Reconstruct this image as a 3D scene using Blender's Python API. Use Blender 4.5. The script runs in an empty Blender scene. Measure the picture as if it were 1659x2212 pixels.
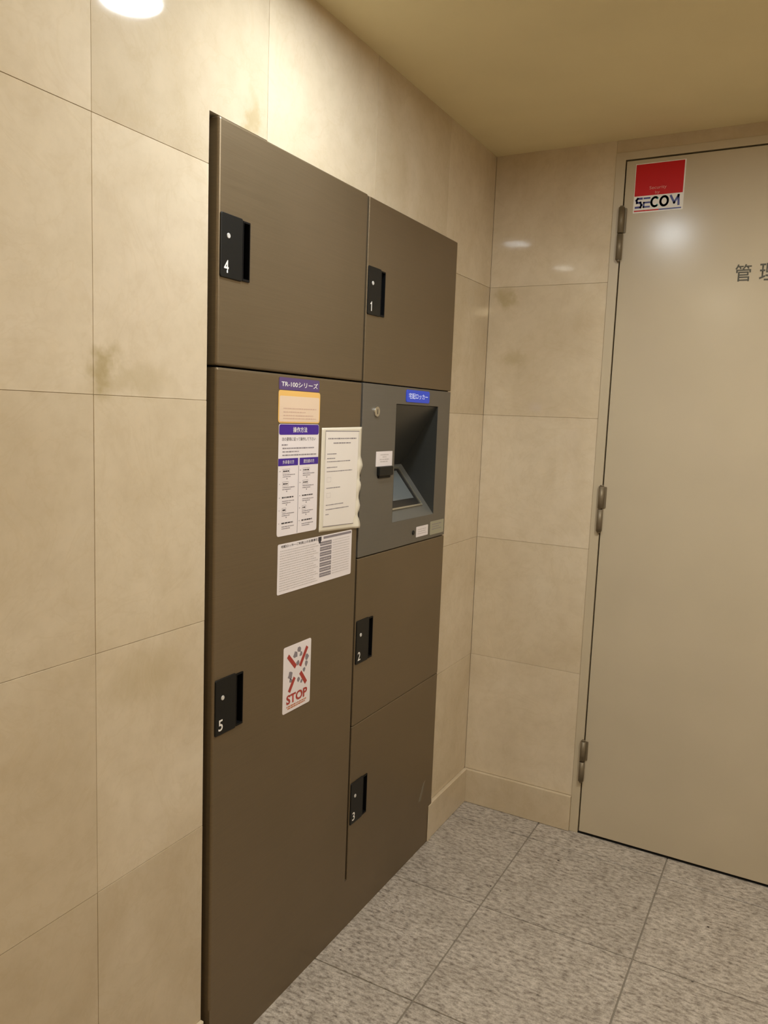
import bpy, bmesh, math, random
from mathutils import Vector, Matrix
random.seed(7)
SC = bpy.context.scene
COL = SC.collection
# ---------------------------------------------------------------- camera
cd = bpy.data.cameras.new('camera'); cam = bpy.data.objects.new('camera', cd); COL.objects.link(cam)
cd.sensor_fit = 'HORIZONTAL'; cd.sensor_width = 36.0; cd.lens = 1685.72 / 1659 * 36.0; cd.clip_start = 0.02
R3 = Vector((0.8755, 0.4817, 0.0376)); U3 = Vector((-0.0918, 0.0894, 0.9918)); F3 = Vector((-0.4744, 0.8717, -0.1225))
cam.matrix_world = Matrix(((R3.x, U3.x, -F3.x, 0.9493), (R3.y, U3.y, -F3.y, -2.3941), (R3.z, U3.z, -F3.z, 1.305), (0, 0, 0, 1)))
SC.camera = cam
# ---------------------------------------------------------------- world, exposure
w = bpy.data.worlds.new('world'); SC.world = w; w.use_nodes = True
w.node_tree.nodes['Background'].inputs[0].default_value = (0.02, 0.018, 0.014, 1)
w.node_tree.nodes['Background'].inputs[1].default_value = 1.0
SC.view_settings.view_transform = 'Standard'; SC.view_settings.look = 'None'
SC.view_settings.gamma = 1.0; SC.view_settings.use_curve_mapping = False
SC.view_settings.exposure = -0.05
LAMP = 480.0                                   # radiance of the downlight lenses
LAMPS = [(0.342, -1.172, (0.385, 0.42, 0.44), 'ceiling downlight nearest the parcel locker, mirrored in the polished stone'),
         (1.15, -1.04, (1.10, 1.05, 0.93), 'added unseen ceiling downlight in front of the cream door'),  # added lamp, brightens the door and the far corner
         (0.30, -1.79, (0.05, 0.05, 0.045), 'dim ceiling downlight next to the left stone wall'),
         (0.34, -3.1, (0.74, 0.66, 0.50), 'added unseen ceiling downlight by the left wall, behind the viewer'),  # added lamp, out of view, lights the left wall
         (1.35, -3.3, (0.36, 0.30, 0.18), 'added unseen ceiling downlight in the middle of the lobby, behind the viewer')]  # added lamp, out of view, general fill light
ROOM_X, ROOM_Y, ROOM_H = 2.3, -4.4, 2.12
# ---------------------------------------------------------------- materials
def principled(name, col, rough=0.5, metal=0.0, spec=0.5, emit=None, es=0.0):
    m = bpy.data.materials.new(name); m.use_nodes = True
    b = m.node_tree.nodes['Principled BSDF']
    b.inputs['Base Color'].default_value = (*col, 1); b.inputs['Roughness'].default_value = rough
    b.inputs['Metallic'].default_value = metal; b.inputs['Specular IOR Level'].default_value = spec
    if emit:
        b.inputs['Emission Color'].default_value = (*emit, 1); b.inputs['Emission Strength'].default_value = es
    return m, m.node_tree, b

def node(nt, t, **kw):
    n = nt.nodes.new(t)
    for k, v in kw.items():
        if k.startswith('i_'): n.inputs[k[2:].replace('_', ' ')].default_value = v
        else: setattr(n, k, v)
    return n

def ramp(nt, src, stops):
    r = nt.nodes.new('ShaderNodeValToRGB'); nt.links.new(src, r.inputs[0])
    e = r.color_ramp.elements
    e[0].position, e[0].color = stops[0][0], (*stops[0][1], 1)
    e[1].position, e[1].color = stops[-1][0], (*stops[-1][1], 1)
    for p, c in stops[1:-1]:
        x = e.new(p); x.color = (*c, 1)
    return r.outputs[0]

def mix(nt, fac, a, b, mode='MIX'):
    m = nt.nodes.new('ShaderNodeMix'); m.data_type = 'RGBA'; m.blend_type = mode
    if isinstance(fac, float): m.inputs[0].default_value = fac
    else: nt.links.new(fac, m.inputs[0])
    for i, s in ((6, a), (7, b)):
        if isinstance(s, tuple): m.inputs[i].default_value = (*s, 1)
        else: nt.links.new(s, m.inputs[i])
    return m.outputs[2]

def pos_noise(nt, scale, detail=4.0, rough=0.55, stretch=(1, 1, 1), dist=0.0):
    g = nt.nodes.new('ShaderNodeNewGeometry')
    v = nt.nodes.new('ShaderNodeVectorMath'); v.operation = 'MULTIPLY'; v.inputs[1].default_value = stretch
    nt.links.new(g.outputs['Position'], v.inputs[0])
    n = nt.nodes.new('ShaderNodeTexNoise'); n.inputs['Scale'].default_value = scale; n.inputs['Detail'].default_value = detail
    n.inputs['Roughness'].default_value = rough; n.inputs['Distortion'].default_value = dist
    nt.links.new(v.outputs[0], n.inputs['Vector'])
    return n

def stone():
    m, nt, b = principled('beige_limestone', (0.7, 0.6, 0.45), 0.055, 0, 0.5)
    n1 = pos_noise(nt, 3.2, 5, 0.55, dist=0.6)
    base = ramp(nt, n1.outputs['Fac'], [(0.3, (0.60, 0.50, 0.36)), (0.5, (0.66, 0.562, 0.42)), (0.7, (0.71, 0.617, 0.48))])
    n2 = pos_noise(nt, 22, 6, 0.7)
    fine = ramp(nt, n2.outputs['Fac'], [(0.3, (0.93, 0.92, 0.90)), (0.55, (1, 1, 1)), (0.75, (1.04, 1.03, 1.02))])
    c = mix(nt, 1.0, base, fine, 'MULTIPLY')
    n3 = pos_noise(nt, 5.5, 4, 0.6, dist=2.0)                       # faint veins
    vein = ramp(nt, n3.outputs['Fac'], [(0.47, (0, 0, 0)), (0.5, (1, 1, 1)), (0.53, (0, 0, 0))])
    mv = nt.nodes.new('ShaderNodeMath'); mv.operation = 'MULTIPLY'; mv.inputs[1].default_value = 0.12
    nt.links.new(vein, mv.inputs[0])
    c = mix(nt, mv.outputs[0], c, (0.50, 0.38, 0.21))
    oi = nt.nodes.new('ShaderNodeObjectInfo')
    tone = ramp(nt, oi.outputs['Random'], [(0, (0.91, 0.89, 0.86)), (0.5, (1.0, 0.99, 0.97)), (1, (1.06, 1.06, 1.07))])
    c = mix(nt, 1.0, c, tone, 'MULTIPLY')
    # natural brown marks at fixed places in the stone
    g = nt.nodes.new('ShaderNodeNewGeometry')
    nz = pos_noise(nt, 14, 4, 0.6)
    off = nt.nodes.new('ShaderNodeVectorMath'); off.operation = 'MULTIPLY_ADD'
    off.inputs[1].default_value = (0.12, 0.12, 0.12); nt.links.new(nz.outputs['Color'], off.inputs[0]); nt.links.new(g.outputs['Position'], off.inputs[2])
    for (p, s, a, rot) in (((0, -1.215, 1.826), (0.022, 0.04), 0.55, 0.5), ((0, -1.548, 1.352), (0.032, 0.035), 0.75, 0), ((0, -1.50, 1.335), (0.1, 0.03), 0.35, 0),
                      ((0.052, 0, 1.69), (0.03, 0.05), 0.6, 0), ((0.09, 0, 1.50), (0.04, 0.03), 0.4, 0), ((0, -1.46, 0.86), (0.10, 0.05), 0.25, 0)):
        s3 = (1 / 0.05, 1 / s[0], 1 / s[1]) if p[0] == 0 else (1 / s[0], 1 / 0.05, 1 / s[1])
        sub = nt.nodes.new('ShaderNodeVectorMath'); sub.operation = 'SUBTRACT'; nt.links.new(off.outputs[0], sub.inputs[0])
        sub.inputs[1].default_value = (p[0] + 0.06, p[1] + 0.06, p[2] + 0.06)
        sc = nt.nodes.new('ShaderNodeVectorMath'); sc.operation = 'MULTIPLY'; sc.inputs[1].default_value = s3; nt.links.new(sub.outputs[0], sc.inputs[0])
        ln = nt.nodes.new('ShaderNodeVectorMath'); ln.operation = 'LENGTH'; nt.links.new(sc.outputs[0], ln.inputs[0])
        mr = nt.nodes.new('ShaderNodeMapRange'); mr.interpolation_type = 'SMOOTHSTEP'
        mr.inputs[1].default_value = 0.2; mr.inputs[2].default_value = 1.3; mr.inputs[3].default_value = a; mr.inputs[4].default_value = 0
        nt.links.new(ln.outputs['Value'], mr.inputs[0])
        c = mix(nt, mr.outputs[0], c, (0.40, 0.31, 0.15))
    nt.links.new(c, b.inputs['Base Color'])
    return m

def granite():
    m, nt, b = principled('speckled_granite', (0.5, 0.46, 0.4), 0.38, 0, 0.4)
    n1 = pos_noise(nt, 95, 3, 0.65, (0.55, 1.15, 1))
    c = ramp(nt, n1.outputs['Fac'], [(0.28, (0.16, 0.135, 0.115)), (0.42, (0.34, 0.30, 0.26)), (0.53, (0.46, 0.415, 0.365)), (0.66, (0.56, 0.51, 0.455))])
    n2 = pos_noise(nt, 260, 2, 0.6)
    f = ramp(nt, n2.outputs['Fac'], [(0.35, (0.82, 0.81, 0.80)), (0.5, (1, 1, 1)), (0.7, (1.1, 1.09, 1.08))])
    c = mix(nt, 1.0, c, f, 'MULTIPLY')
    n3 = pos_noise(nt, 12, 3, 0.5)
    f = ramp(nt, n3.outputs['Fac'], [(0.35, (0.9, 0.89, 0.88)), (0.65, (1.06, 1.06, 1.06))])
    c = mix(nt, 1.0, c, f, 'MULTIPLY')
    vo = nt.nodes.new('ShaderNodeTexVoronoi'); vo.inputs['Scale'].default_value = 11
    g = nt.nodes.new('ShaderNodeNewGeometry'); nt.links.new(g.outputs['Position'], vo.inputs['Vector'])
    sp = ramp(nt, vo.outputs['Distance'], [(0.03, (1, 1, 1)), (0.045, (0, 0, 0))])
    c = mix(nt, sp, c, (0.04, 0.03, 0.025))
    oi = nt.nodes.new('ShaderNodeObjectInfo')
    t = ramp(nt, oi.outputs['Random'], [(0, (0.95, 0.95, 0.95)), (1, (1.05, 1.05, 1.05))])
    c = mix(nt, 1.0, c, t, 'MULTIPLY')
    nt.links.new(c, b.inputs['Base Color'])
    return m

def brushed(name, col, rough, metal):
    m, nt, b = principled(name, col, rough, metal, 0.5)
    n = pos_noise(nt, 60, 3, 0.6, (1, 0.12, 14))
    f = ramp(nt, n.outputs['Fac'], [(0.3, tuple(c * 0.93 for c in col)), (0.7, tuple(c * 1.07 for c in col))])
    n2 = pos_noise(nt, 2.5, 3, 0.5)
    f2 = ramp(nt, n2.outputs['Fac'], [(0.35, (0.95, 0.95, 0.94)), (0.65, (1.04, 1.03, 1.04))])
    nt.links.new(mix(nt, 1.0, f, f2, 'MULTIPLY'), b.inputs['Base Color'])
    r = ramp(nt, n.outputs['Fac'], [(0.3, (rough - 0.04,) * 3), (0.7, (rough + 0.05,) * 3)])
    nt.links.new(r, b.inputs['Roughness'])
    return m

def painted(name, col, rough, bump=0.0, spec=0.5):
    m, nt, b = principled(name, col, rough, 0, spec)
    n = pos_noise(nt, 4, 4, 0.5)
    nt.links.new(ramp(nt, n.outputs['Fac'], [(0.3, tuple(c * 0.96 for c in col)), (0.7, tuple(min(1, c * 1.03) for c in col))]), b.inputs['Base Color'])
    if bump:
        n2 = pos_noise(nt, 160, 2, 0.5)
        bp = nt.nodes.new('ShaderNodeBump'); bp.inputs['Strength'].default_value = bump; bp.inputs['Distance'].default_value = 0.001
        nt.links.new(n2.outputs['Fac'], bp.inputs['Height']); nt.links.new(bp.outputs[0], b.inputs['Normal'])
    return m

M = {}
M['stone'] = stone()
M['grout'] = painted('beige_grout', (0.54, 0.45, 0.32), 0.8)
M['granite'] = granite()
M['floor_joint'] = painted('floor_joint', (0.24, 0.21, 0.17), 0.8)
M['ceiling'] = painted('cream_ceiling', (0.84, 0.73, 0.45), 0.7, 0.15)
M['locker'] = brushed('bronze_brushed_steel', (0.196, 0.147, 0.088), 0.40, 0.5)
M['panel'] = brushed('grey_painted_steel', (0.17, 0.155, 0.13), 0.45, 0.35)
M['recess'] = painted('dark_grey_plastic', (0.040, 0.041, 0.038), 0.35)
M['console'] = painted('console_grey_plastic', (0.13, 0.13, 0.12), 0.4)
M['gap_shade'] = painted('black_gap_shade', (0.008, 0.007, 0.006), 0.9)  # near-black colour stands in for the shade inside deep gaps
M['black'] = painted('black_plastic', (0.009, 0.009, 0.0085), 0.42, spec=0.28)
M['groove'] = painted('black_groove', (0.004, 0.004, 0.0045), 0.5, spec=0.2)
M['white_print'] = painted('white_print', (0.88, 0.86, 0.84), 0.5)
M['lock_grey'] = painted('pale_lock_metal', (0.6, 0.58, 0.56), 0.35)
M['key'] = principled('bright_metal', (0.75, 0.73, 0.68), 0.22, 1.0)[0]
M['steel'] = brushed('hinge_steel', (0.22, 0.18, 0.12), 0.5, 0.5)
M['door'] = painted('door_paint', (0.55, 0.475, 0.355), 0.20, 0.0, 0.35)
M['frame'] = painted('door_frame_paint', (0.56, 0.48, 0.35), 0.35)
M['paper'] = painted('white_paper', (0.86, 0.80, 0.75), 0.55)
M['sleeve'] = painted('plastic_sleeve', (0.78, 0.72, 0.60), 0.25)
M['sticker'] = painted('white_sticker', (0.86, 0.80, 0.82), 0.4)
M['orange'] = painted('orange_border', (0.85, 0.52, 0.16), 0.4)
M['peach'] = painted('pale_peach', (0.80, 0.62, 0.47), 0.4)
M['purple'] = painted('purple_print', (0.055, 0.015, 0.30), 0.35)
M['dim_purple'] = painted('faded_purple', (0.11, 0.065, 0.20), 0.4)
M['grey_print'] = painted('grey_print', (0.26, 0.23, 0.26), 0.5)
M['dark_print'] = painted('dark_print', (0.045, 0.04, 0.05), 0.5)
M['faint_print'] = painted('faint_print', (0.60, 0.55, 0.55), 0.5)
M['peach_print'] = painted('faint_orange_print', (0.66, 0.46, 0.36), 0.5)
M['red'] = painted('red_print', (0.58, 0.006, 0.006), 0.4, 0, 0.25)
M['red2'] = painted('faded_red_print', (0.42, 0.05, 0.04), 0.5)
M['orange2'] = painted('orange_print', (0.55, 0.17, 0.06), 0.5)
M['navy'] = painted('navy_print', (0.03, 0.028, 0.22), 0.3)
M['teal'] = painted('teal_print', (0.04, 0.34, 0.31), 0.3)
M['inkblue'] = painted('ink_blue_print', (0.02, 0.05, 0.10), 0.3)
M['pink'] = painted('pale_pink_print', (0.75, 0.30, 0.26), 0.4)
M['khaki'] = painted('khaki_label', (0.38, 0.36, 0.26), 0.5)
M['pale_patch'] = painted('pale_tan', (0.20, 0.17, 0.12), 0.6)
M['stencil'] = painted('worn_black_stencil', (0.085, 0.08, 0.06), 0.6)
M['blue_sign'] = principled('lit_blue_sign', (0.02, 0.05, 0.45), 0.3, 0, 0.5, (0.02, 0.07, 0.6), 0.35)[0]
M['sign_text'] = principled('lit_white_lettering', (0.7, 0.75, 0.9), 0.3, 0, 0.5, (0.6, 0.7, 1.0), 0.35)[0]
M['screen'] = painted('screen_glass', (0.15, 0.17, 0.18), 0.15)
M['screen_edge'] = painted('screen_dark_edge', (0.02, 0.02, 0.02), 0.3)
M['bezel'] = principled('bezel_metal', (0.62, 0.60, 0.50), 0.3, 0.8)[0]
M['trim_white'] = painted('white_trim_ring', (0.8, 0.78, 0.72), 0.4)
# ---------------------------------------------------------------- helpers
def place(kind, u, v, n):
    return {'A': Vector((n, u, v)), 'B': Vector((u, -n, v)), 'F': Vector((u, v, n)), 'C': Vector((u, -v, -n))}[kind]

def link(name, me, mat, parent=None, loc=None):
    o = bpy.data.objects.new(name, me); COL.objects.link(o)
    for mm in (mat if isinstance(mat, (list, tuple)) else [mat]): me.materials.append(mm)
    if loc is not None: o.location = loc
    if parent is not None: o.parent = parent; o.location = o.location - world_loc(parent)
    return o

def world_loc(o):
    v = Vector((0, 0, 0))
    while o is not None: v += o.location; o = o.parent
    return v

def empty(name, loc):
    o = bpy.data.objects.new(name, None); COL.objects.link(o); o.location = loc; o.empty_display_size = 0.05
    return o

def tag(o, label=None, cat=None, group=None, kind=None):
    if label: o['label'] = label
    if cat: o['category'] = cat
    if group: o['group'] = group
    if kind: o['kind'] = kind
    return o

def prism_bm(poly, kind, n0, n1, bevel=0.0, segs=1):
    cu = sum(p[0] for p in poly) / len(poly); cv = sum(p[1] for p in poly) / len(poly)
    c = place(kind, cu, cv, (n0 + n1) / 2)
    bm = bmesh.new()
    f0 = [bm.verts.new(place(kind, u, v, n0) - c) for u, v in poly]
    f1 = [bm.verts.new(place(kind, u, v, n1) - c) for u, v in poly]
    top = bm.faces.new(f1); bm.faces.new(f0[::-1])
    k = len(poly)
    for i in range(k): bm.faces.new((f0[i], f0[(i + 1) % k], f1[(i + 1) % k], f1[i]))
    if bevel: bmesh.ops.bevel(bm, geom=list(top.edges), offset=bevel, segments=segs, affect='EDGES', profile=0.5)
    bmesh.ops.recalc_face_normals(bm, faces=bm.faces)
    return bm, c

def prism(name, poly, kind, n0, n1, mat, parent=None, bevel=0.0, segs=1):
    bm, c = prism_bm(poly, kind, n0, n1, bevel, segs)
    me = bpy.data.meshes.new(name); bm.to_mesh(me); bm.free()
    return link(name, me, mat, parent, c)

def rect(u0, u1, v0, v1): return [(u0, v0), (u1, v0), (u1, v1), (u0, v1)]

def rrect(u0, u1, v0, v1, r, n=4):
    out = []
    for cx, cy, a in ((u1 - r, v0 + r, -90), (u1 - r, v1 - r, 0), (u0 + r, v1 - r, 90), (u0 + r, v0 + r, 180)):
        for i in range(n + 1):
            t = math.radians(a + 90 * i / n); out.append((cx + r * math.cos(t), cy + r * math.sin(t)))
    return out

def circle(u, v, r, n=20): return [(u + r * math.cos(2 * math.pi * i / n), v + r * math.sin(2 * math.pi * i / n)) for i in range(n)]

def boxes(name, bl, mat, parent=None, bevel=0.0):
    """one mesh from several axis-aligned boxes (x0,x1,y0,y1,z0,z1)"""
    c = Vector(((bl[0][0] + bl[0][1]) / 2, (bl[0][2] + bl[0][3]) / 2, (bl[0][4] + bl[0][5]) / 2))
    bm = bmesh.new()
    for x0, x1, y0, y1, z0, z1 in bl:
        r = bmesh.ops.create_cube(bm, size=1.0)
        for v in r['verts']:
            v.co = Vector(((x0 if v.co.x < 0 else x1), (y0 if v.co.y < 0 else y1), (z0 if v.co.z < 0 else z1))) - c
        if bevel:
            bmesh.ops.bevel(bm, geom=list({e for v in r['verts'] for e in v.link_edges}), offset=bevel, segments=2, affect='EDGES', profile=0.5)
    me = bpy.data.meshes.new(name); bm.to_mesh(me); bm.free()
    return link(name, me, mat, parent, c)

def flat(name, polys, kind, n, mat, parent=None, th=0.0002):
    """flat print: thin polygons in one mesh"""
    bm = bmesh.new()
    us = [p[0] for q in polys for p in q]; vs = [p[1] for q in polys for p in q]
    c = place(kind, sum(us) / len(us), sum(vs) / len(vs), n)
    for q in polys:
        vv = [bm.verts.new(place(kind, u, v, n + th) - c) for u, v in q]
        f = bm.faces.new(vv)
    me = bpy.data.meshes.new(name); bm.to_mesh(me); bm.free()
    return link(name, me, mat, parent, c)

def stroke(pts, wd):
    out = []
    for a, b in zip(pts[:-1], pts[1:]):
        dx, dy = b[0] - a[0], b[1] - a[1]; L = math.hypot(dx, dy) or 1; ux, uy = dx / L * wd / 2, dy / L * wd / 2
        out.append([(a[0] - uy - ux, a[1] + ux - uy), (a[0] + uy - ux, a[1] - ux - uy), (b[0] + uy + ux, b[1] - ux + uy), (b[0] - uy + ux, b[1] + ux + uy)][::-1])
    return out

def lettering(name, body, kind, u0, u1, v0, v1, n, mat, parent=None, shear=0.0, bold=0.0, th=0.0003):
    cu = bpy.data.curves.new(name, 'FONT'); cu.body = body; cu.resolution_u = 3; cu.shear = shear; cu.offset = bold
    t = bpy.data.objects.new(name, cu); COL.objects.link(t)
    dg = bpy.context.evaluated_depsgraph_get()
    me = bpy.data.meshes.new_from_object(t.evaluated_get(dg))
    bpy.data.objects.remove(t); bpy.data.curves.remove(cu)
    xs = [v.co.x for v in me.vertices]; ys = [v.co.y for v in me.vertices]
    x0, x1, y0, y1 = min(xs), max(xs), min(ys), max(ys)
    c = place(kind, (u0 + u1) / 2, (v0 + v1) / 2, n)
    for v in me.vertices:
        u = u0 + (v.co.x - x0) / (x1 - x0) * (u1 - u0); w_ = v0 + (v.co.y - y0) / (y1 - y0) * (v1 - v0)
        v.co = place(kind, u, w_, n + th) - c
    me.materials.clear()
    return link(name, me, mat, parent, c)

def small_print(lines, kind, n, mat, parent, h=0.0022, seed=1, name='small_print'):
    """rows of word-length marks: lettering far too small to read"""
    rnd = random.Random(seed); polys = []
    for (u0, u1, v) in lines:
        u = u0
        while u < u1 - 0.001:
            wl = rnd.uniform(0.8, 3.2) * h
            e = min(u + wl, u1); k = rnd.uniform(0.75, 1.0)
            polys.append([(u, v - h * k / 2), (e, v - h * k / 2), (e, v + h * k / 2), (u, v + h * k / 2)])
            u = e + h * rnd.uniform(0.3, 0.6)
    o = flat(name, polys, kind, n, mat, parent); o['kind'] = 'stuff'
    return o

def cut(o, cutter):
    md = o.modifiers.new('b', 'BOOLEAN'); md.operation = 'DIFFERENCE'; md.solver = 'EXACT'; md.object = cutter
    bpy.context.view_layer.update()
    dg = bpy.context.evaluated_depsgraph_get()
    me = bpy.data.meshes.new_from_object(o.evaluated_get(dg))
    o.modifiers.clear(); o.data = me
    bpy.data.objects.remove(cutter)

def joined(name, parts, parent):
    """join thin mesh objects that are one print into one object"""
    bm = bmesh.new(); mats = []
    base = world_loc(parts[0])
    for p in parts:
        idx = []
        for mm in p.data.materials:
            if mm not in mats: mats.append(mm)
            idx.append(mats.index(mm))
        t = p.data.copy(); t.transform(Matrix.Translation(world_loc(p) - base))
        k = len(bm.faces); bm.from_mesh(t); bm.faces.ensure_lookup_table()
        for f in bm.faces[k:]: f.material_index = idx[min(f.material_index, len(idx) - 1)]
    me = bpy.data.meshes.new(name); bm.to_mesh(me); bm.free()
    for p in parts: bpy.data.objects.remove(p)
    return link(name, me, mats, parent, base)

def struct(o): o['kind'] = 'structure'; return o
# ---------------------------------------------------------------- walls
G = 0.0004
OP_L, OP_R, OP_T, OP_T2 = -1.3224, -0.288, 1.8045, 1.8080
TD = 0.0016
ZR = [0.1173, 0.5207, 0.9197, 1.3199, 1.721, 2.12]
YC = [0.0, -0.3452, -0.7537, -1.1622, -1.5707]
while YC[-1] > ROOM_Y + 0.4: YC.append(YC[-1] - 0.4085)
YC.append(ROOM_Y)
wl = struct(boxes('wall_left', [(-0.16, -TD, ROOM_Y, OP_L, 0, ROOM_H), (-0.16, -TD, OP_R, 0.16, 0, ROOM_H), (-0.16, -TD, OP_L, -1.1622, OP_T2, ROOM_H),
                                (-0.16, -TD, -1.1622, OP_R, OP_T, ROOM_H), (-0.18, -0.16, ROOM_Y, 0.16, 0, ROOM_H)], M['grout']))
def wall_tile(poly, kind, parent):
    uc = sum(p[0] for p in poly) / len(poly); vc = sum(p[1] for p in poly) / len(poly)
    us = [p[0] for p in poly]; vs = [p[1] for p in poly]
    return prism('stone_tile', poly, kind, -TD if kind == 'A' else -TD, random.uniform(-0.0003, 0.0003), M['stone'], parent, 0.0003)
for i in range(len(YC) - 1):
    y1, y0 = YC[i] - G, YC[i + 1] + G
    for j in range(5):
        z0, z1 = ZR[j] + G, ZR[j + 1] - (G if j < 4 else 0)
        top = OP_T2 if YC[i] < -1.1 else OP_T
        if y1 < OP_L or y0 > OP_R: p = rect(y0, y1, z0, z1)
        elif y0 >= OP_L and y1 <= OP_R: 
            if j < 4: continue
            p = rect(y0, y1, top, z1)
        elif y0 < OP_L:                       # column cut by the left edge of the opening
            p = rect(y0, OP_L, z0, z1) if j < 4 else [(y0, z0), (OP_L, z0), (OP_L, top), (y1, top), (y1, z1), (y0, z1)]
        else:
            p = rect(OP_R, y1, z0, z1) if j < 4 else [(OP_R, z0), (y1, z0), (y1, z1), (y0, z1), (y0, top), (OP_R, top)]
        wall_tile(p, 'A', wl)
# back wall with the door opening
DX0, DX1, DZ1 = 0.3712, 1.283, 2.0850
wb = struct(boxes('wall_back', [(0, DX0, TD, 0.16, 0, ROOM_H), (DX1, ROOM_X, TD, 0.16, 0, ROOM_H), (DX0, DX1, TD, 0.16, DZ1, ROOM_H), (DX0, DX1, 0.12, 0.16, 0, DZ1)], M['grout']))
for j in range(5):
    z0, z1 = ZR[j] + G, ZR[j + 1] - (G if j < 4 else 0)
    wall_tile(rect(0.0005, DX0 - 0.0003, z0, z1), 'B', wb)
    for a, b_ in ((DX1, 1.69), (1.69, 2.10), (2.10, ROOM_X)): wall_tile(rect(a + G, b_ - G, z0, z1), 'B', wb)
for a, b_ in ((DX0, 0.78), (0.78, DX1)): wall_tile(rect(a + (G if a > 0.5 else 0), b_ - G, DZ1 + 0.0003, ROOM_H), 'B', wb)
struct(boxes('wall_right', [(ROOM_X, ROOM_X + 0.1, ROOM_Y, 0.16, 0, ROOM_H)], M['stone']))
struct(boxes('wall_front', [(-0.16, ROOM_X + 0.1, ROOM_Y - 0.1, ROOM_Y, 0, ROOM_H)], M['stone']))
struct(boxes('ceiling', [(-0.18, ROOM_X + 0.1, ROOM_Y - 0.1, 0.16, ROOM_H, ROOM_H + 0.1)], M['ceiling']))
# baseboards
bt = 0.011
bl_ = empty('baseboard_left', (0, -0.7, 0)); struct(bl_)
for i in range(len(YC) - 1):
    a, b_ = YC[i + 1] + G, YC[i] - G
    if b_ < OP_L: prism('baseboard_tile', rect(a, b_, 0.0005, 0.1165), 'A', -TD, bt - 0.003, M['stone'], bl_, 0.0015, 2)
prism('baseboard_tile', rect(-1.5707 + G, OP_L, 0.0005, 0.1165), 'A', -TD, bt - 0.003, M['stone'], bl_, 0.0015, 2)
prism('baseboard_tile', rect(OP_R + 0.0005, -bt, 0.0005, 0.1165), 'A', -TD, bt, M['stone'], bl_, 0.0015, 2)
prism('baseboard_tile', rect(-0.312, OP_R, 0.0005, 0.1165), 'A', 0.0108, 0.0135, M['stone'], bl_, 0.0008, 2)
bb_ = empty('baseboard_back', (0.2, 0, 0)); struct(bb_)
prism('baseboard_tile', rect(0.0005, DX0 - 0.0003, 0.0005, 0.1165), 'B', -TD, bt, M['stone'], bb_, 0.0015, 2)
for a, b_ in ((DX1, 1.69), (1.69, 2.10), (2.10, ROOM_X)): prism('baseboard_tile', rect(a + G, b_ - G, 0.0005, 0.1165), 'B', -TD, bt, M['stone'], bb_, 0.0015, 2)
# floor
fl = struct(boxes('floor', [(-0.18, ROOM_X + 0.1, ROOM_Y - 0.1, 0.16, -0.1, -0.0025)], M['floor_joint']))
XF_ = [0.0, 0.273]
while XF_[-1] < ROOM_X - 0.4: XF_.append(XF_[-1] + 0.4012)
XF_.append(ROOM_X)
YF = [0.0, -0.1152]
while YF[-1] > ROOM_Y + 0.4: YF.append(YF[-1] - 0.407)
YF.append(ROOM_Y)
for i in range(len(XF_) - 1):
    for j in range(len(YF) - 1):
        g = 0.0019
        prism('floor_tile', rect(XF_[i] + (g if i else 0.0), XF_[i + 1] - g, YF[j + 1] + g, YF[j] - (g if j else 0)), 'F', -0.0025, random.uniform(-0.0003, 0.0), M['granite'], fl, 0.0006)
# ---------------------------------------------------------------- door
d = empty('door_1', (0.8, 0, 0)); struct(d)
leaf = prism('door_leaf', rect(0.4018, 1.252, 0.0065, 2.0595), 'B', -0.04, 0.0, M['door'], d, 0.0012, 2)
prism('door_frame', [(DX0, 0.0), (0.3980, 0.0), (0.3980, 2.0640), (1.2558, 2.0640), (1.2558, 0.0), (DX1, 0.0), (DX1, DZ1), (DX0, DZ1)], 'B', -0.055, 0.003, M['frame'], d, 0.001, 2)
prism('door_stop', [(0.3980, 0.0), (0.412, 0.0), (0.412, 2.052), (1.243, 2.052), (1.243, 0.0), (1.2558, 0.0), (1.2558, 2.0640), (0.3980, 2.0640)], 'B', -0.055, -0.042, M['gap_shade'], d)
prism('threshold', rect(0.3980, 1.2558, -0.002, 0.0015), 'B', -0.06, -0.001, M['gap_shade'], d)
prism('shade_panel', rect(0.3715, 1.2825, 0.0, 2.08), 'B', -0.1, -0.09, M['gap_shade'], d)  # black panel put in for the darkness behind the door
def hinge(z0, z1):
    zm = (z0 + z1) / 2
    bm = bmesh.new()
    def cyl(zc, h, r, x=0.3985, y=-0.0085, seg=20):
        res = bmesh.ops.create_cone(bm, cap_ends=True, segments=seg, radius1=r, radius2=r, depth=h)
        for v in res['verts']: v.co += Vector((x, y, zc))
    cyl((zm + z1) / 2 + 0.0008, (z1 - zm) - 0.0016, 0.0085); 
    cyl(z1 + 0.002, 0.004, 0.0055)
    me = bpy.data.meshes.new('hinge'); c = Vector((0.3985, -0.0085, zm))
    for v in bm.verts: v.co -= c
    for f in bm.faces: f.smooth = len(f.verts) == 4
    bm.to_mesh(me); bm.free()
    h = link('hinge', me, M['steel'], d, c)
    bm = bmesh.new()
    res = bmesh.ops.create_cone(bm, cap_ends=True, segments=20, radius1=0.0085, radius2=0.0085, depth=(zm - z0) - 0.0016)
    res2 = bmesh.ops.create_cone(bm, cap_ends=True, segments=20, radius1=0.003, radius2=0.007, depth=0.007)
    for v in res2['verts']: v.co.z -= (zm - z0) / 2 + 0.0028
    for f in bm.faces: f.smooth = len(f.verts) == 4
    me = bpy.data.meshes.new('knuckle'); bm.to_mesh(me); bm.free()
    link('knuckle', me, M['steel'], h, Vector((0.3985, -0.0085, (z0 + zm) / 2 - 0.0008)))
    prism('hinge_leaf', rrect(0.4005, 0.4125, zm + 0.002, z1 - 0.001, 0.003), 'B', 0.0003, 0.0030, M['steel'], h, 0.0006)
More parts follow.
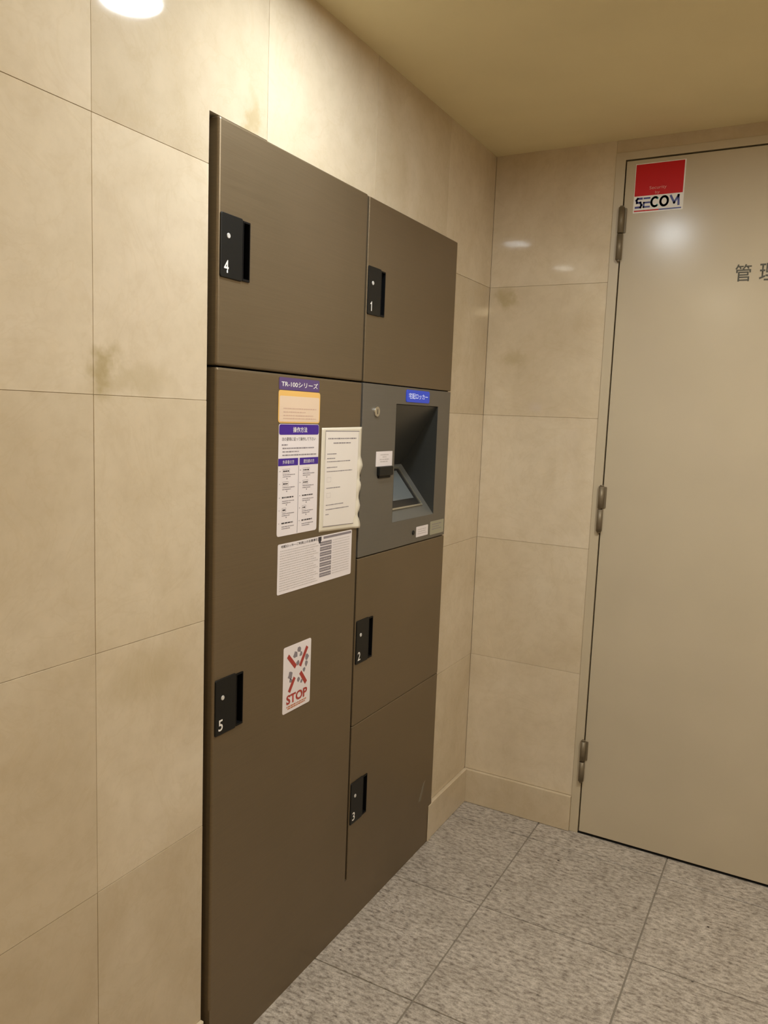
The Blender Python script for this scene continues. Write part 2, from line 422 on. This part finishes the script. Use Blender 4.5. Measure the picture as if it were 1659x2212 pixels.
for a, b_ in ((1.783, 1.930), (0.980, 1.117), (0.178, 0.309)): hinge(a, b_)
lettering('door_lettering', '管', 'B', 0.716, 0.757, 1.7065, 1.7525, 0.0002, M['stencil'], d, bold=0.01)
lettering('door_lettering', '理', 'B', 0.777, 0.818, 1.7065, 1.7525, 0.0002, M['stencil'], d, bold=0.01)
# square red and white sticker on the door
s = prism('security_sticker', rect(0.4285, 0.5655, 1.9118, 2.0480), 'B', 0.0001, 0.0008, M['white_print'])
tag(s, 'square red and white security sticker at the top left corner of the cream door', 'sticker')
flat('red_field', [rect(0.4300, 0.5620, 1.9585, 2.0460)], 'B', 0.0008, M['red'], s)
lettering('lettering', 'Security', 'B', 0.4705, 0.5175, 1.9720, 1.9835, 0.0011, M['pink'], s)
lettering('lettering', 'by', 'B', 0.487, 0.500, 1.9600, 1.9695, 0.0011, M['pink'], s)
lw = 0.0058
def arc(cx, cy, rx, ry, a0, a1, n=18): return [(cx + rx * math.cos(math.radians(a0 + (a1 - a0) * i / n)), cy + ry * math.sin(math.radians(a0 + (a1 - a0) * i / n))) for i in range(n + 1)]
zb0, zb1 = 1.9245, 1.9545; zmid = (zb0 + zb1) / 2
P1 = stroke([(0.4510, zb1 - .003), (0.4400, zb1 - .003), (0.4368, zb1 - .007), (0.4385, zmid + .001), (0.4480, zmid + .001), (0.4512, zmid - .006), (0.4490, zb0 + .003), (0.4360, zb0 + .003)], lw)
P2 = stroke([(0.4585, zb1 - .003), (0.4730, zb1 - .003)], lw * .8) + stroke([(0.4580, zmid), (0.4730, zmid)], lw * .8) + stroke([(0.4575, zb0 + .003), (0.4730, zb0 + .003)], lw * .8) + stroke([(0.4575, zb0 + .003), (0.4578, zmid)], lw * .8)
P3 = stroke(arc(0.4885, zmid, 0.0098, 0.0122, 52, 308), lw)
P4 = stroke(arc(0.5135, zmid, 0.0100, 0.0122, 0, 360, 28), lw)
P5 = stroke([(0.5310, zb1 - .003), (0.5410, zb0 + .008), (0.5515, zb1 - .003), (0.5530, zb0 + .003)], lw)
a_ = [flat('x', P1 + P2, 'B', 0.0008, M['navy']), flat('x', P3, 'B', 0.0008, M['teal']), flat('x', P4, 'B', 0.0009, M['inkblue']), flat('x', P5, 'B', 0.0008, M['navy'])]
joined('logo_lettering', a_, s)
a_ = [flat('x', [rect(0.4315, 0.500, 1.9158, 1.9192)], 'B', 0.0008, M['red']), flat('x', [rect(0.500, 0.561, 1.9158, 1.9192)], 'B', 0.0008, M['navy'])]
joined('underline', a_, s)
# ---------------------------------------------------------------- parcel locker
XF = 0.010
lk = empty('parcel_locker', (0, -0.79, 0))
tag(lk, 'tall bronze brushed steel parcel locker built into the beige stone wall', 'locker')
CD = -0.0195
boxes('carcass', [(-0.155, -0.14, -1.298, -0.292, 0.002, 1.799), (-0.14, CD, -1.302, -1.292, 0.002, 1.799), (-0.14, CD, -0.300, -0.290, 0.002, 1.799),
                  (-0.14, CD, -1.292, -0.300, 1.789, 1.799), (-0.14, CD, -1.292, -0.300, 0.002, 0.012), (-0.14, CD, -0.801, -0.790, 0.012, 1.789)], M['gap_shade'], lk)
plinth = boxes('plinth', [(CD + .001, XF, -1.3085, -0.2895, 0.0005, 0.1294)], M['locker'], lk)
def locker_door(y0, y1, z0, z1, num, hz, label):
    dr = boxes('locker_door', [(CD + .001, XF, y0, y1, z0, z1)], M['locker'], lk)
    bm = bmesh.new(); bm.from_mesh(dr.data); zl = min(v.co.z for v in bm.verts)
    ed = [e for e in bm.edges if z0 > 0.13 or not all(abs(v.co.z - zl) < 1e-5 for v in e.verts)]
    bmesh.ops.bevel(bm, geom=ed, offset=0.0045 if y0 < -1 else 0.0022, segments=3, affect='EDGES', profile=0.5)
    bm.to_mesh(dr.data); bm.free()
    for f in dr.data.polygons: f.use_smooth = False
    dr['label'] = label
    ly = y0 + (0.0045 if y0 < -1 else 0.0022)                                       # handle sits at the left edge
    s0, s1, v0, v1 = ly + 0.0605, ly + 0.0815, hz - 0.0525, hz + 0.0535
    cutter = boxes('cut', [(-0.012, 0.05, s0, s1, v0, v1)], M['black'])
    cut(dr, cutter)
    # pocket: open box with a raised rim
    hp = prism('handle_plate', rrect(ly, ly + 0.0595, hz - 0.0540, hz + 0.0560, 0.0035), 'A', XF, XF + 0.0030, M['black'], dr, 0.0012, 2)
    bm = bmesh.new()
    def q(a, b_, c_, d_): bm.faces.new([bm.verts.new(Vector(x)) for x in (a, b_, c_, d_)])
    xb, xf, e = -0.0115, XF + 0.0022, 0.0018
    a0, a1, c0, c1 = s0 + 0.0003, s1 - 0.0003, v0 + 0.0003, v1 - 0.0003
    for (Y0, Y1, Z0, Z1) in ((a0, a0 + e, c0, c1), (a1 - e, a1, c0, c1), (a0 + e, a1 - e, c0, c0 + 0.004), (a0 + e, a1 - e, c1 - 0.003, c1)):
        r = bmesh.ops.create_cube(bm, size=1.0)
        for v in r['verts']: v.co = Vector((xb if v.co.x < 0 else xf, Y0 if v.co.y < 0 else Y1, Z0 if v.co.z < 0 else Z1))
    r = bmesh.ops.create_cube(bm, size=1.0)
    for v in r['verts']: v.co = Vector((xb if v.co.x < 0 else xb + 0.001, a0 if v.co.y < 0 else a1, c0 if v.co.z < 0 else c1))
    c = Vector((0, (a0 + a1) / 2, hz))
    for v in bm.verts: v.co -= c
    me = bpy.data.meshes.new('finger_pull'); bm.to_mesh(me); bm.free()
    link('finger_pull', me, M['groove'], dr, c)
    prism('lock_cylinder', circle(ly + 0.0195, hz + 0.0185, 0.0046), 'A', XF + 0.003, XF + 0.0042, M['lock_grey'], dr, 0.0006)
    wn = 0.0085 if num == '1' else 0.0125
    if num == '1':
        c1 = ly + 0.0155
        flat('number', [[(c1 - .0006, hz - .0455), (c1 + .0026, hz - .0455), (c1 + .0026, hz - .0235), (c1 + .0004, hz - .0235), (c1 - .0006, hz - .0262)],
                        [(c1 - .0006, hz - .0262), (c1 - .0050, hz - .0282), (c1 - .0050, hz - .0308), (c1 - .0006, hz - .0295)]], 'A', XF + 0.003, M['white_print'], dr)
    else:
        lettering('number', num, 'A', ly + 0.0145 - wn / 2, ly + 0.0145 + wn / 2, hz - 0.0455, hz - 0.0235, XF + 0.003, M['white_print'], dr, bold=0.012)
    return dr
YL0, YL1, YR0, YR1 = -1.3085, -0.7985, -0.7915, -0.2895
Z_M, Z_P, Z_Q = 1.3812, 0.9598, 0.5350
locker_door(YL0, YL1, Z_M + .0015, 1.8035, '4', 1.5905, 'upper left locker door numbered 4')
locker_door(YR0, YR1, Z_M + .0012, 1.8010, '1', 1.5925, 'upper right locker door numbered 1')
locker_door(YL0, YL1, 0.1295, Z_M - .0015, '5', 0.7450, 'tall lower left locker door numbered 5')
locker_door(YR0, YR1, Z_Q + .0005, Z_P - .0012, '2', 0.7475, 'right locker door numbered 2 below the control panel')
locker_door(YR0, YR1, 0.1295, Z_Q - .0005, '3', 0.3285, 'lowest right locker door numbered 3')
# control panel with its wedge-shaped recess
cp = boxes('control_panel', [(-0.13, XF, YR0, YR1, Z_P + .0012, Z_M - .0012)], M['panel'], lk, 0.0015)
cp['label'] = 'grey control panel with a recessed console'
RY0, RY1 = -0.6235, -0.3725
def wedge(name, prof, y0, y1, mat):
    bm = bmesh.new()
    a = [bm.verts.new((x, y0, z)) for x, z in prof]; b_ = [bm.verts.new((x, y1, z)) for x, z in prof]
    bm.faces.new(a); bm.faces.new(b_[::-1]); k = len(prof)
    for i in range(k): bm.faces.new((a[i], b_[i], b_[(i + 1) % k], a[(i + 1) % k]))
    bmesh.ops.recalc_face_normals(bm, faces=bm.faces)
    me = bpy.data.meshes.new(name); bm.to_mesh(me); bm.free()
    return link(name, me, mat)
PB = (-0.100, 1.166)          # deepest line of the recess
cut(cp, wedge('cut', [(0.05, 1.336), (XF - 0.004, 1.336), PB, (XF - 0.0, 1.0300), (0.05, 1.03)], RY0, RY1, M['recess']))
def lining(name, prof, y0, y1, mat, parent, th=0.0012):
    """thin plate following a profile (x, z) between y0 and y1"""
    bm = bmesh.new()
    a = [bm.verts.new((x, y0, z)) for x, z in prof]; b_ = [bm.verts.new((x, y1, z)) for x, z in prof]
    for i in range(len(prof) - 1): bm.faces.new((a[i], b_[i], b_[i + 1], a[i + 1]))
    bmesh.ops.recalc_face_normals(bm, faces=bm.faces)
    c = Vector((sum(p[0] for p in prof) / len(prof), (y0 + y1) / 2, sum(p[1] for p in prof) / len(prof)))
    for v in bm.verts: v.co -= c
    me = bpy.data.meshes.new(name); bm.to_mesh(me); bm.free()
    return link(name, me, mat, parent, c)
e = 0.0008
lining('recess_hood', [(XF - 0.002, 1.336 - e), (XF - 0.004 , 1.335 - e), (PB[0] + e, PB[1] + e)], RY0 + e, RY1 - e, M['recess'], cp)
lining('console', [(PB[0] + e, PB[1] + e), (XF, 1.0300 + e)], RY0 + e, RY1 - e, M['console'], cp)
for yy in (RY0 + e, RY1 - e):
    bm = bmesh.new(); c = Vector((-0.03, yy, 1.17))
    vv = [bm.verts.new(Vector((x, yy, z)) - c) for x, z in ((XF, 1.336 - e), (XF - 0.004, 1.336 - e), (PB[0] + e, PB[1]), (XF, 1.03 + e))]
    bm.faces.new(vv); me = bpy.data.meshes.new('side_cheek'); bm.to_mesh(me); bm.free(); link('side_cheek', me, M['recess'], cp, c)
# screen lying on the sloping console
cv = Vector((XF - PB[0], 0, 1.03 - PB[1])); cl = cv.length; cu_ = cv.normalized(); cn = Vector((-cu_.z, 0, cu_.x))
def on_console(name, s0, s1, y0, y1, h0, h1, mat, parent, hollow=None):
    o0 = Vector((PB[0] + e, 0, PB[1] + e))
    bm = bmesh.new()
    def bx(s0, s1, y0, y1):
        r = bmesh.ops.create_cube(bm, size=1.0)
        for v in r['verts']:
            v.co = o0 + cu_ * (s0 if v.co.x < 0 else s1) + Vector((0, y0 if v.co.y < 0 else y1, 0)) + cn * (h0 if v.co.z < 0 else h1)
    if hollow:
        t = hollow
        bx(s0, s0 + t, y0, y1); bx(s1 - t, s1, y0, y1); bx(s0 + t, s1 - t, y0, y0 + t * .6); bx(s0 + t, s1 - t, y1 - t * .5, y1)
    else: bx(s0, s1, y0, y1)
    bmesh.ops.recalc_face_normals(bm, faces=bm.faces)
    c = o0 + cu_ * ((s0 + s1) / 2) + Vector((0, (y0 + y1) / 2, 0))
    for v in bm.verts: v.co -= c
    me = bpy.data.meshes.new(name); bm.to_mesh(me); bm.free()
    return link(name, me, mat, parent, c)
on_console('screen_bezel', 0.010, 0.142, -0.612, -0.4095, 0.0, 0.0045, M['bezel'], cp, 0.0045)
on_console('screen_border', 0.016, 0.136, -0.6085, -0.411, 0.0, 0.0015, M['screen_edge'], cp)
on_console('screen', 0.022, 0.115, -0.605, -0.432, 0.0015, 0.0024, M['screen'], cp)
# lit name plate, key, slot, labels
prism('lit_sign', rrect(-0.5720, -0.4340, 1.3425, 1.3745, 0.006), 'A', XF, XF + 0.002, M['blue_sign'], cp, 0.0006)
lettering('sign_lettering', '宅配ロッカー', 'A', -0.5600, -0.4460, 1.3515, 1.3665, XF + 0.002, M['sign_text'], cp, bold=0.006)
prism('key_switch', circle(-0.7265, 1.3140, 0.0125), 'A', XF, XF + 0.004, M['key'], cp, 0.001, 2)
prism('key_slot', rect(-0.7275, -0.7255, 1.3080, 1.3200), 'A', XF + 0.004, XF + 0.0044, M['black'], cp)
prism('card_slot', rrect(-0.7130, -0.6400, 1.1560, 1.1790, 0.003), 'A', XF, XF + 0.008, M['black'], cp, 0.002, 2)
prism('card_slot_shadow', rrect(-0.7080, -0.6480, 1.1500, 1.1570, 0.002), 'A', XF, XF + 0.004, M['groove'], cp, 0.001, 1)  # near-black strip stands in for the shadow below the card slot
prism('push_button', circle(-0.4975, 0.9900, 0.0062), 'A', XF, XF + 0.003, M['black'], cp, 0.001)
prism('pale_spot', [(-0.385, 0.160), (-0.372, 0.158), (-0.352, 0.190), (-0.345, 0.212), (-0.356, 0.208), (-0.372, 0.182)], 'A', XF, XF + 0.0003, M['pale_patch'], lk)  # thin pale patch low on the locker front
# ---------------------------------------------------------------- stickers and notices on the locker
XS = XF + 0.0001
def sheet(name, poly, mat, th=0.0006): return prism(name, poly, 'A', XS, XS + th, mat)
s = sheet('series_sticker', rrect(-1.1235, -0.9800, 1.3490, 1.3735, 0.003), M['dim_purple'])
tag(s, 'narrow purple sticker with white model lettering above the pale orange sticker', 'sticker')
lettering('lettering', 'TR-100シリーズ', 'A', -1.1160, -0.9860, 1.3555, 1.3670, XS + 0.0006, M['white_print'], s, bold=0.01)
s = sheet('pale_orange_sticker', rrect(-1.1245, -0.9755, 1.2830, 1.3480, 0.006), M['orange'])
tag(s, 'pale peach sticker with an orange rim, faded, just below the narrow purple strip', 'sticker')
prism('pale_field', rrect(-1.1210, -0.9790, 1.2855, 1.3370, 0.004), 'A', XS + 0.0006, XS + 0.0008, M['peach'], s)
small_print([(-1.108, -0.990, z) for z in (1.3120,)] + [(-1.108, -1.03, 1.3050), (-1.108, -1.0, 1.2980), (-1.108, -0.99, 1.2920)], 'A', XS + 0.0008, M['peach_print'], s, 0.0026, 3)
lettering('lettering', 'お知らせ', 'A', -1.075, -1.022, 1.3385, 1.3455, XS + 0.0006, M['peach'], s) if False else None
# instruction sticker
s = sheet('instruction_sticker', rrect(-1.1215, -0.9770, 1.0515, 1.2810, 0.006), M['sticker'])
tag(s, 'tall white instruction sticker with purple heading bands and two columns of steps', 'sticker')
x1 = XS + 0.0006
flat('header_band', [[p for p in rrect(-1.1205, -0.9780, 1.2590, 1.2800, 0.005)]], 'A', x1, M['purple'], s)
lettering('heading', '操作方法', 'A', -1.0730, -1.0220, 1.2635, 1.2750, x1 + 0.0002, M['white_print'], s, bold=0.012)
lettering('subheading', '次の要領に従って操作して下さい', 'A', -1.1110, -0.9900, 1.2465, 1.2540, x1, M['dark_print'], s)
small_print([(-1.1110, -1.088, 1.2385), (-1.108, -0.995, 1.2315), (-1.108, -1.05, 1.2245), (-1.108, -0.985, 1.2175)], 'A', x1, M['grey_print'], s, 0.0028, 5)
flat('column_band', [rect(-1.1213, -1.0525, 1.1960, 1.2110)], 'A', x1, M['purple'], s)
flat('column_band', [rect(-1.0470, -0.9775, 1.1960, 1.2110)], 'A', x1, M['purple'], s)
lettering('heading', '外来者の方', 'A', -1.1070, -1.0670, 1.1995, 1.2075, x1 + 0.0002, M['white_print'], s)
lettering('heading', '居住者の方', 'A', -1.0330, -0.9930, 1.1995, 1.2075, x1 + 0.0002, M['white_print'], s)
flat('column_rule', [rect(-1.0505, -1.0492, 1.0530, 1.1950)], 'A', x1, M['grey_print'], s)
lines_d, lines_g, tri = [], [], []
for (c0, c1) in ((-1.1165, -1.0540), (-1.0450, -0.9810)):
    for k, zc in enumerate((1.1850, 1.1590, 1.1310, 1.1050, 1.0780)):
        lines_g.append((c0, c0 + 0.003, zc))
        if k in (0, 1, 3):
            bw = (0.020, 0.016, 0.010)[min(k, 2)]
            q0 = c0 + 0.013
            for st in stroke([(q0 - .002, zc - .0042), (q0 + bw + .002, zc - .0042), (q0 + bw + .002, zc + .0042), (q0 - .002, zc + .0042), (q0 - .002, zc - .0042)], 0.0005): tri.append(st)
            lines_d.append((q0, q0 + bw, zc))
        else:
            lines_d.append((c0 + 0.010, c0 + 0.050, zc))
        lines_g.append((c0 + 0.011, c0 + 0.054, zc - 0.0075)); lines_g.append((c0 + 0.011, c0 + 0.040, zc - 0.0115))
        if k < 4: tri.append([(c0 + 0.026, zc - 0.0175), (c0 + 0.0285, zc - 0.0145), (c0 + 0.0235, zc - 0.0145)])
small_print(lines_d, 'A', x1, M['dark_print'], s, 0.0032, 8, 'step_heading')
small_print(lines_g, 'A', x1, M['grey_print'], s, 0.0018, 9)
o = flat('step_arrow', tri, 'A', x1, M['grey_print'], s); o['kind'] = 'stuff'
# rules sticker
s = sheet('rules_sticker', rrect(-1.1165, -0.8245, 0.9290, 1.0350, 0.004), M['sticker'])
tag(s, 'wide white rules sticker with a column of seven dark bars, lowest of the text stickers', 'sticker')
flat('title_band', [rect(-0.9470, -0.8280, 1.0270, 1.0325)], 'A', x1, M['grey_print'], s)
lettering('title', '宅配ロッカーご利用上の注意事項', 'A', -1.1060, -0.9700, 1.0262, 1.0322, x1, M['dark_print'], s, bold=0.01)
rp = [rect(-0.9600, -0.9130, z, z + 0.0092) for z in [0.9415 + 0.0118 * k for k in range(7)]]
for q in rp: flat('rule_bar', [q], 'A', x1, M['grey_print'], s)
flat('arrow_mark', [rect(-0.9680, -0.9550, 1.0240, 1.0335), rect(-0.9655, -0.9575, 1.0190, 1.0240)], 'A', x1, M['dark_print'], s)
small_print([(-1.1090, -0.975 + 0.01 * math.sin(k * 2.1), 1.0200 - 0.0052 * k) for k in range(17)], 'A', x1, M['faint_print'], s, 0.0022, 11)
small_print([(-0.9080, -0.835, 1.0200 - 0.0059 * k) for k in range(14)], 'A', x1, M['faint_print'], s, 0.0018, 12)
small_print([(-0.9580, -0.915, z[0][1] + 0.0046) for z in rp], 'A', x1 + 0.0002, M['faint_print'], s, 0.0026, 13, 'bar_lettering')
# no-parking-of-crime style STOP sticker
s = sheet('stop_sticker', rrect(-1.0880, -0.9850, 0.6630, 0.8100, 0.005), M['sticker'])
tag(s, 'small white sticker with a red cross over grey drawings and the word STOP', 'sticker')
def blob(cx, cy, r, k, sd):
    rn = random.Random(sd); return [(cx + r * rn.uniform(.6, 1.15) * math.cos(2 * math.pi * i / k), cy + r * rn.uniform(.6, 1.15) * math.sin(2 * math.pi * i / k)) for i in range(k)]
gb = [blob(-1.0670 + .005, 0.744, 0.010, 9, 1), blob(-1.0600, 0.732, 0.006, 7, 2), blob(-1.0440, 0.786, 0.009, 9, 3), blob(-1.0300, 0.794, 0.008, 8, 4), blob(-1.0240, 0.782, 0.006, 7, 5),
      blob(-1.0010, 0.770, 0.008, 9, 6), blob(-1.0030, 0.756, 0.008, 8, 7), blob(-1.0100, 0.744, 0.006, 8, 8), blob(-1.0350, 0.765, 0.007, 8, 9), blob(-1.0310, 0.727, 0.006, 7, 10), blob(-1.0200, 0.720, 0.005, 7, 11)]
flat('grey_drawing', gb, 'A', x1, M['grey_print'], s)['kind'] = 'stuff'
XC = []
cx, cz = -1.0350, 0.7480
for (a, b_) in (((-1.0690, 0.786), (-1.0460, 0.762)), ((-1.0030, 0.790), (-1.0240, 0.760)), ((-1.0630, 0.712), (-1.0490, 0.732)), ((-1.0050, 0.716), (-1.0220, 0.738))): XC += stroke([a, b_], 0.0095)
flat('red_cross', XC, 'A', x1 + 0.0002, M['red2'], s)
lettering('lettering', 'STOP', 'A', -1.0750, -0.9970, 0.6810, 0.7020, x1 + 0.0002, M['red2'], s, bold=0.03)
small_print([(-1.074, -1.0, 0.6755), (-1.070, -1.004, 0.6710)], 'A', x1, M['orange2'], s, 0.0032, 14)
# English notice in a crumpled clear sleeve
def notice():
    C0 = [(-0.9675, 1.0440), (-0.8000, 1.0370), (-0.7960, 1.2765), (-0.9660, 1.2735)]
    nu, nv = 22, 44; rn = random.Random(5)
    bm = bmesh.new(); g = []
    jag = [0.0] * (nv + 1)
    for j in range(nv + 1):
        t = j / nv
        if t < 0.72: jag[j] = 0.0013 * math.sin(t * 23) + rn.uniform(-0.0008, 0.0008) - (0.003 if 0.1 < t < 0.5 else 0)
    c = Vector((XS, -0.88, 1.16))
    for j in range(nv + 1):
        row = []
        for i in range(nu + 1):
            s_, t = i / nu, j / nv
            y = (C0[0][0] * (1 - s_) + C0[1][0] * s_) * (1 - t) + (C0[3][0] * (1 - s_) + C0[2][0] * s_) * t
            z = (C0[0][1] * (1 - s_) + C0[1][1] * s_) * (1 - t) + (C0[3][1] * (1 - s_) + C0[2][1] * s_) * t
            k = max(0.0, (s_ - 0.90) / 0.10)
            y += jag[j] * max(0, (s_ - 0.95) / 0.05)
            x = XS + 0.0004 + (0.0035 * k * k * (1 + 0.8 * math.sin(t * 31 + 1)) if t < 0.75 else 0.0008 * k)
            if t < 0.14 and s_ > 0.86: x += 0.004 * math.sin((s_ - 0.86) * 22) * (0.14 - t) / 0.14
            row.append(bm.verts.new(Vector((x, y, z)) - c))
        g.append(row)
    for j in range(nv):
        for i in range(nu): f = bm.faces.new((g[j][i], g[j][i + 1], g[j + 1][i + 1], g[j + 1][i])); f.smooth = True
    r = bmesh.ops.extrude_face_region(bm, geom=list(bm.faces))
    for v in [x for x in r['geom'] if isinstance(x, bmesh.types.BMVert)]: v.co.x += 0.0008
    bmesh.ops.recalc_face_normals(bm, faces=bm.faces)
    me = bpy.data.meshes.new('paper_notice'); bm.to_mesh(me); bm.free()
    return link('paper_notice', me, M['sleeve'], None, c)
s = notice()
tag(s, 'typed white paper notice in a crumpled sleeve taped beside the tall instruction sticker', 'notice')
xn = XS + 0.0013
flat('paper', [[(-0.9520, 1.0560), (-0.8150, 1.0500), (-0.8090, 1.2660), (-0.9500, 1.2655)]], 'A', xn, M['paper'], s)
fr = stroke([(-0.9510, 1.2668), (-0.8070, 1.2665)], 0.0016) + stroke([(-0.9530, 1.0545), (-0.8080, 1.0495)], 0.0014) + stroke([(-0.9513, 1.2640), (-0.9520, 1.2050)], 0.0008) + stroke([(-0.8075, 1.2640), (-0.8105, 1.0520)], 0.0006)
flat('paper_border', fr, 'A', xn + 0.0002, M['grey_print'], s)
small_print([(-0.9400, -0.8200, 1.2500), (-0.9180, -0.8450, 1.2400)], 'A', xn + 0.0002, M['grey_print'], s, 0.0030, 21, 'title_lettering')
small_print([(-0.943, -0.905, 1.2160), (-0.943, -0.91, 1.2060), (-0.943, -0.845, 1.1990), (-0.943, -0.90, 1.1860), (-0.943, -0.835, 1.1770), (-0.943, -0.885, 1.1400), (-0.943, -0.87, 1.1020), (-0.943, -0.845, 1.0920), (-0.943, -0.93, 1.0810)],
            'A', xn + 0.0002, M['grey_print'], s, 0.0022, 22)
bxs = []
for zc in (1.1590, 1.1240): bxs += stroke([(-0.941, zc - .005), (-0.925, zc - .005), (-0.925, zc + .005), (-0.941, zc + .005), (-0.941, zc - .005)], 0.0005)
flat('outlined_box', bxs, 'A', xn + 0.0002, M['faint_print'], s)['kind'] = 'stuff'
# small labels on the control panel
s = sheet('slot_label', rect(-0.7205, -0.6365, 1.1795, 1.2165), M['sticker'])
tag(s, 'small white label above the black card slot on the grey panel', 'label')
small_print([(-0.700, -0.657, 1.208), (-0.688, -0.668, 1.2025), (-0.702, -0.654, 1.1965), (-0.700, -0.660, 1.191)], 'A', x1, M['faint_print'], s, 0.0030, 31)
s = sheet('button_label', rrect(-0.4790, -0.4045, 0.9745, 1.0035, 0.002), M['sticker'])
tag(s, 'small white label beside the black button at the foot of the grey panel', 'label')
small_print([(-0.470, -0.415, 0.995), (-0.468, -0.42, 0.989), (-0.470, -0.414, 0.983)], 'A', x1, M['faint_print'], s, 0.0024, 32)
s = sheet('corner_label', rrect(-0.3900, -0.2980, 0.9705, 1.0095, 0.002), M['khaki'])
tag(s, 'dull khaki grey label in the lower right corner of the grey panel', 'label')
small_print([(-0.378, -0.312, 1.000), (-0.376, -0.33, 0.993), (-0.378, -0.315, 0.986)], 'A', x1, M['grey_print'], s, 0.0024, 33)
# ---------------------------------------------------------------- ceiling downlights
for k, (lx, ly, st, lab) in enumerate(LAMPS):
    ml = principled('lamp_lens', (0.9, 0.85, 0.75), 0.5, 0, 0.5, st, LAMP)[0]
    t = empty('downlight', (lx, ly, ROOM_H))
    tag(t, lab, 'light', 'ceiling downlights')
    bm = bmesh.new(); N = 40
    rings = [(0.068, 0.0), (0.068, -0.002), (0.064, -0.004), (0.059, -0.004), (0.0575, -0.001)]
    vs = [[bm.verts.new((r * math.cos(2 * math.pi * i / N), r * math.sin(2 * math.pi * i / N), z)) for i in range(N)] for r, z in rings]
    for a, b_ in zip(vs[:-1], vs[1:]):
        for i in range(N): bm.faces.new((a[i], a[(i + 1) % N], b_[(i + 1) % N], b_[i]))
    bmesh.ops.recalc_face_normals(bm, faces=bm.faces)
    me = bpy.data.meshes.new('trim_ring'); bm.to_mesh(me); bm.free()
    link('trim_ring', me, M['trim_white'], t, Vector((lx, ly, ROOM_H)))
    prism('lens', [(x, -y) for x, y in circle(lx, ly, 0.0572, 40)], 'C', -ROOM_H + 0.0005, -ROOM_H + 0.0022, ml, t)
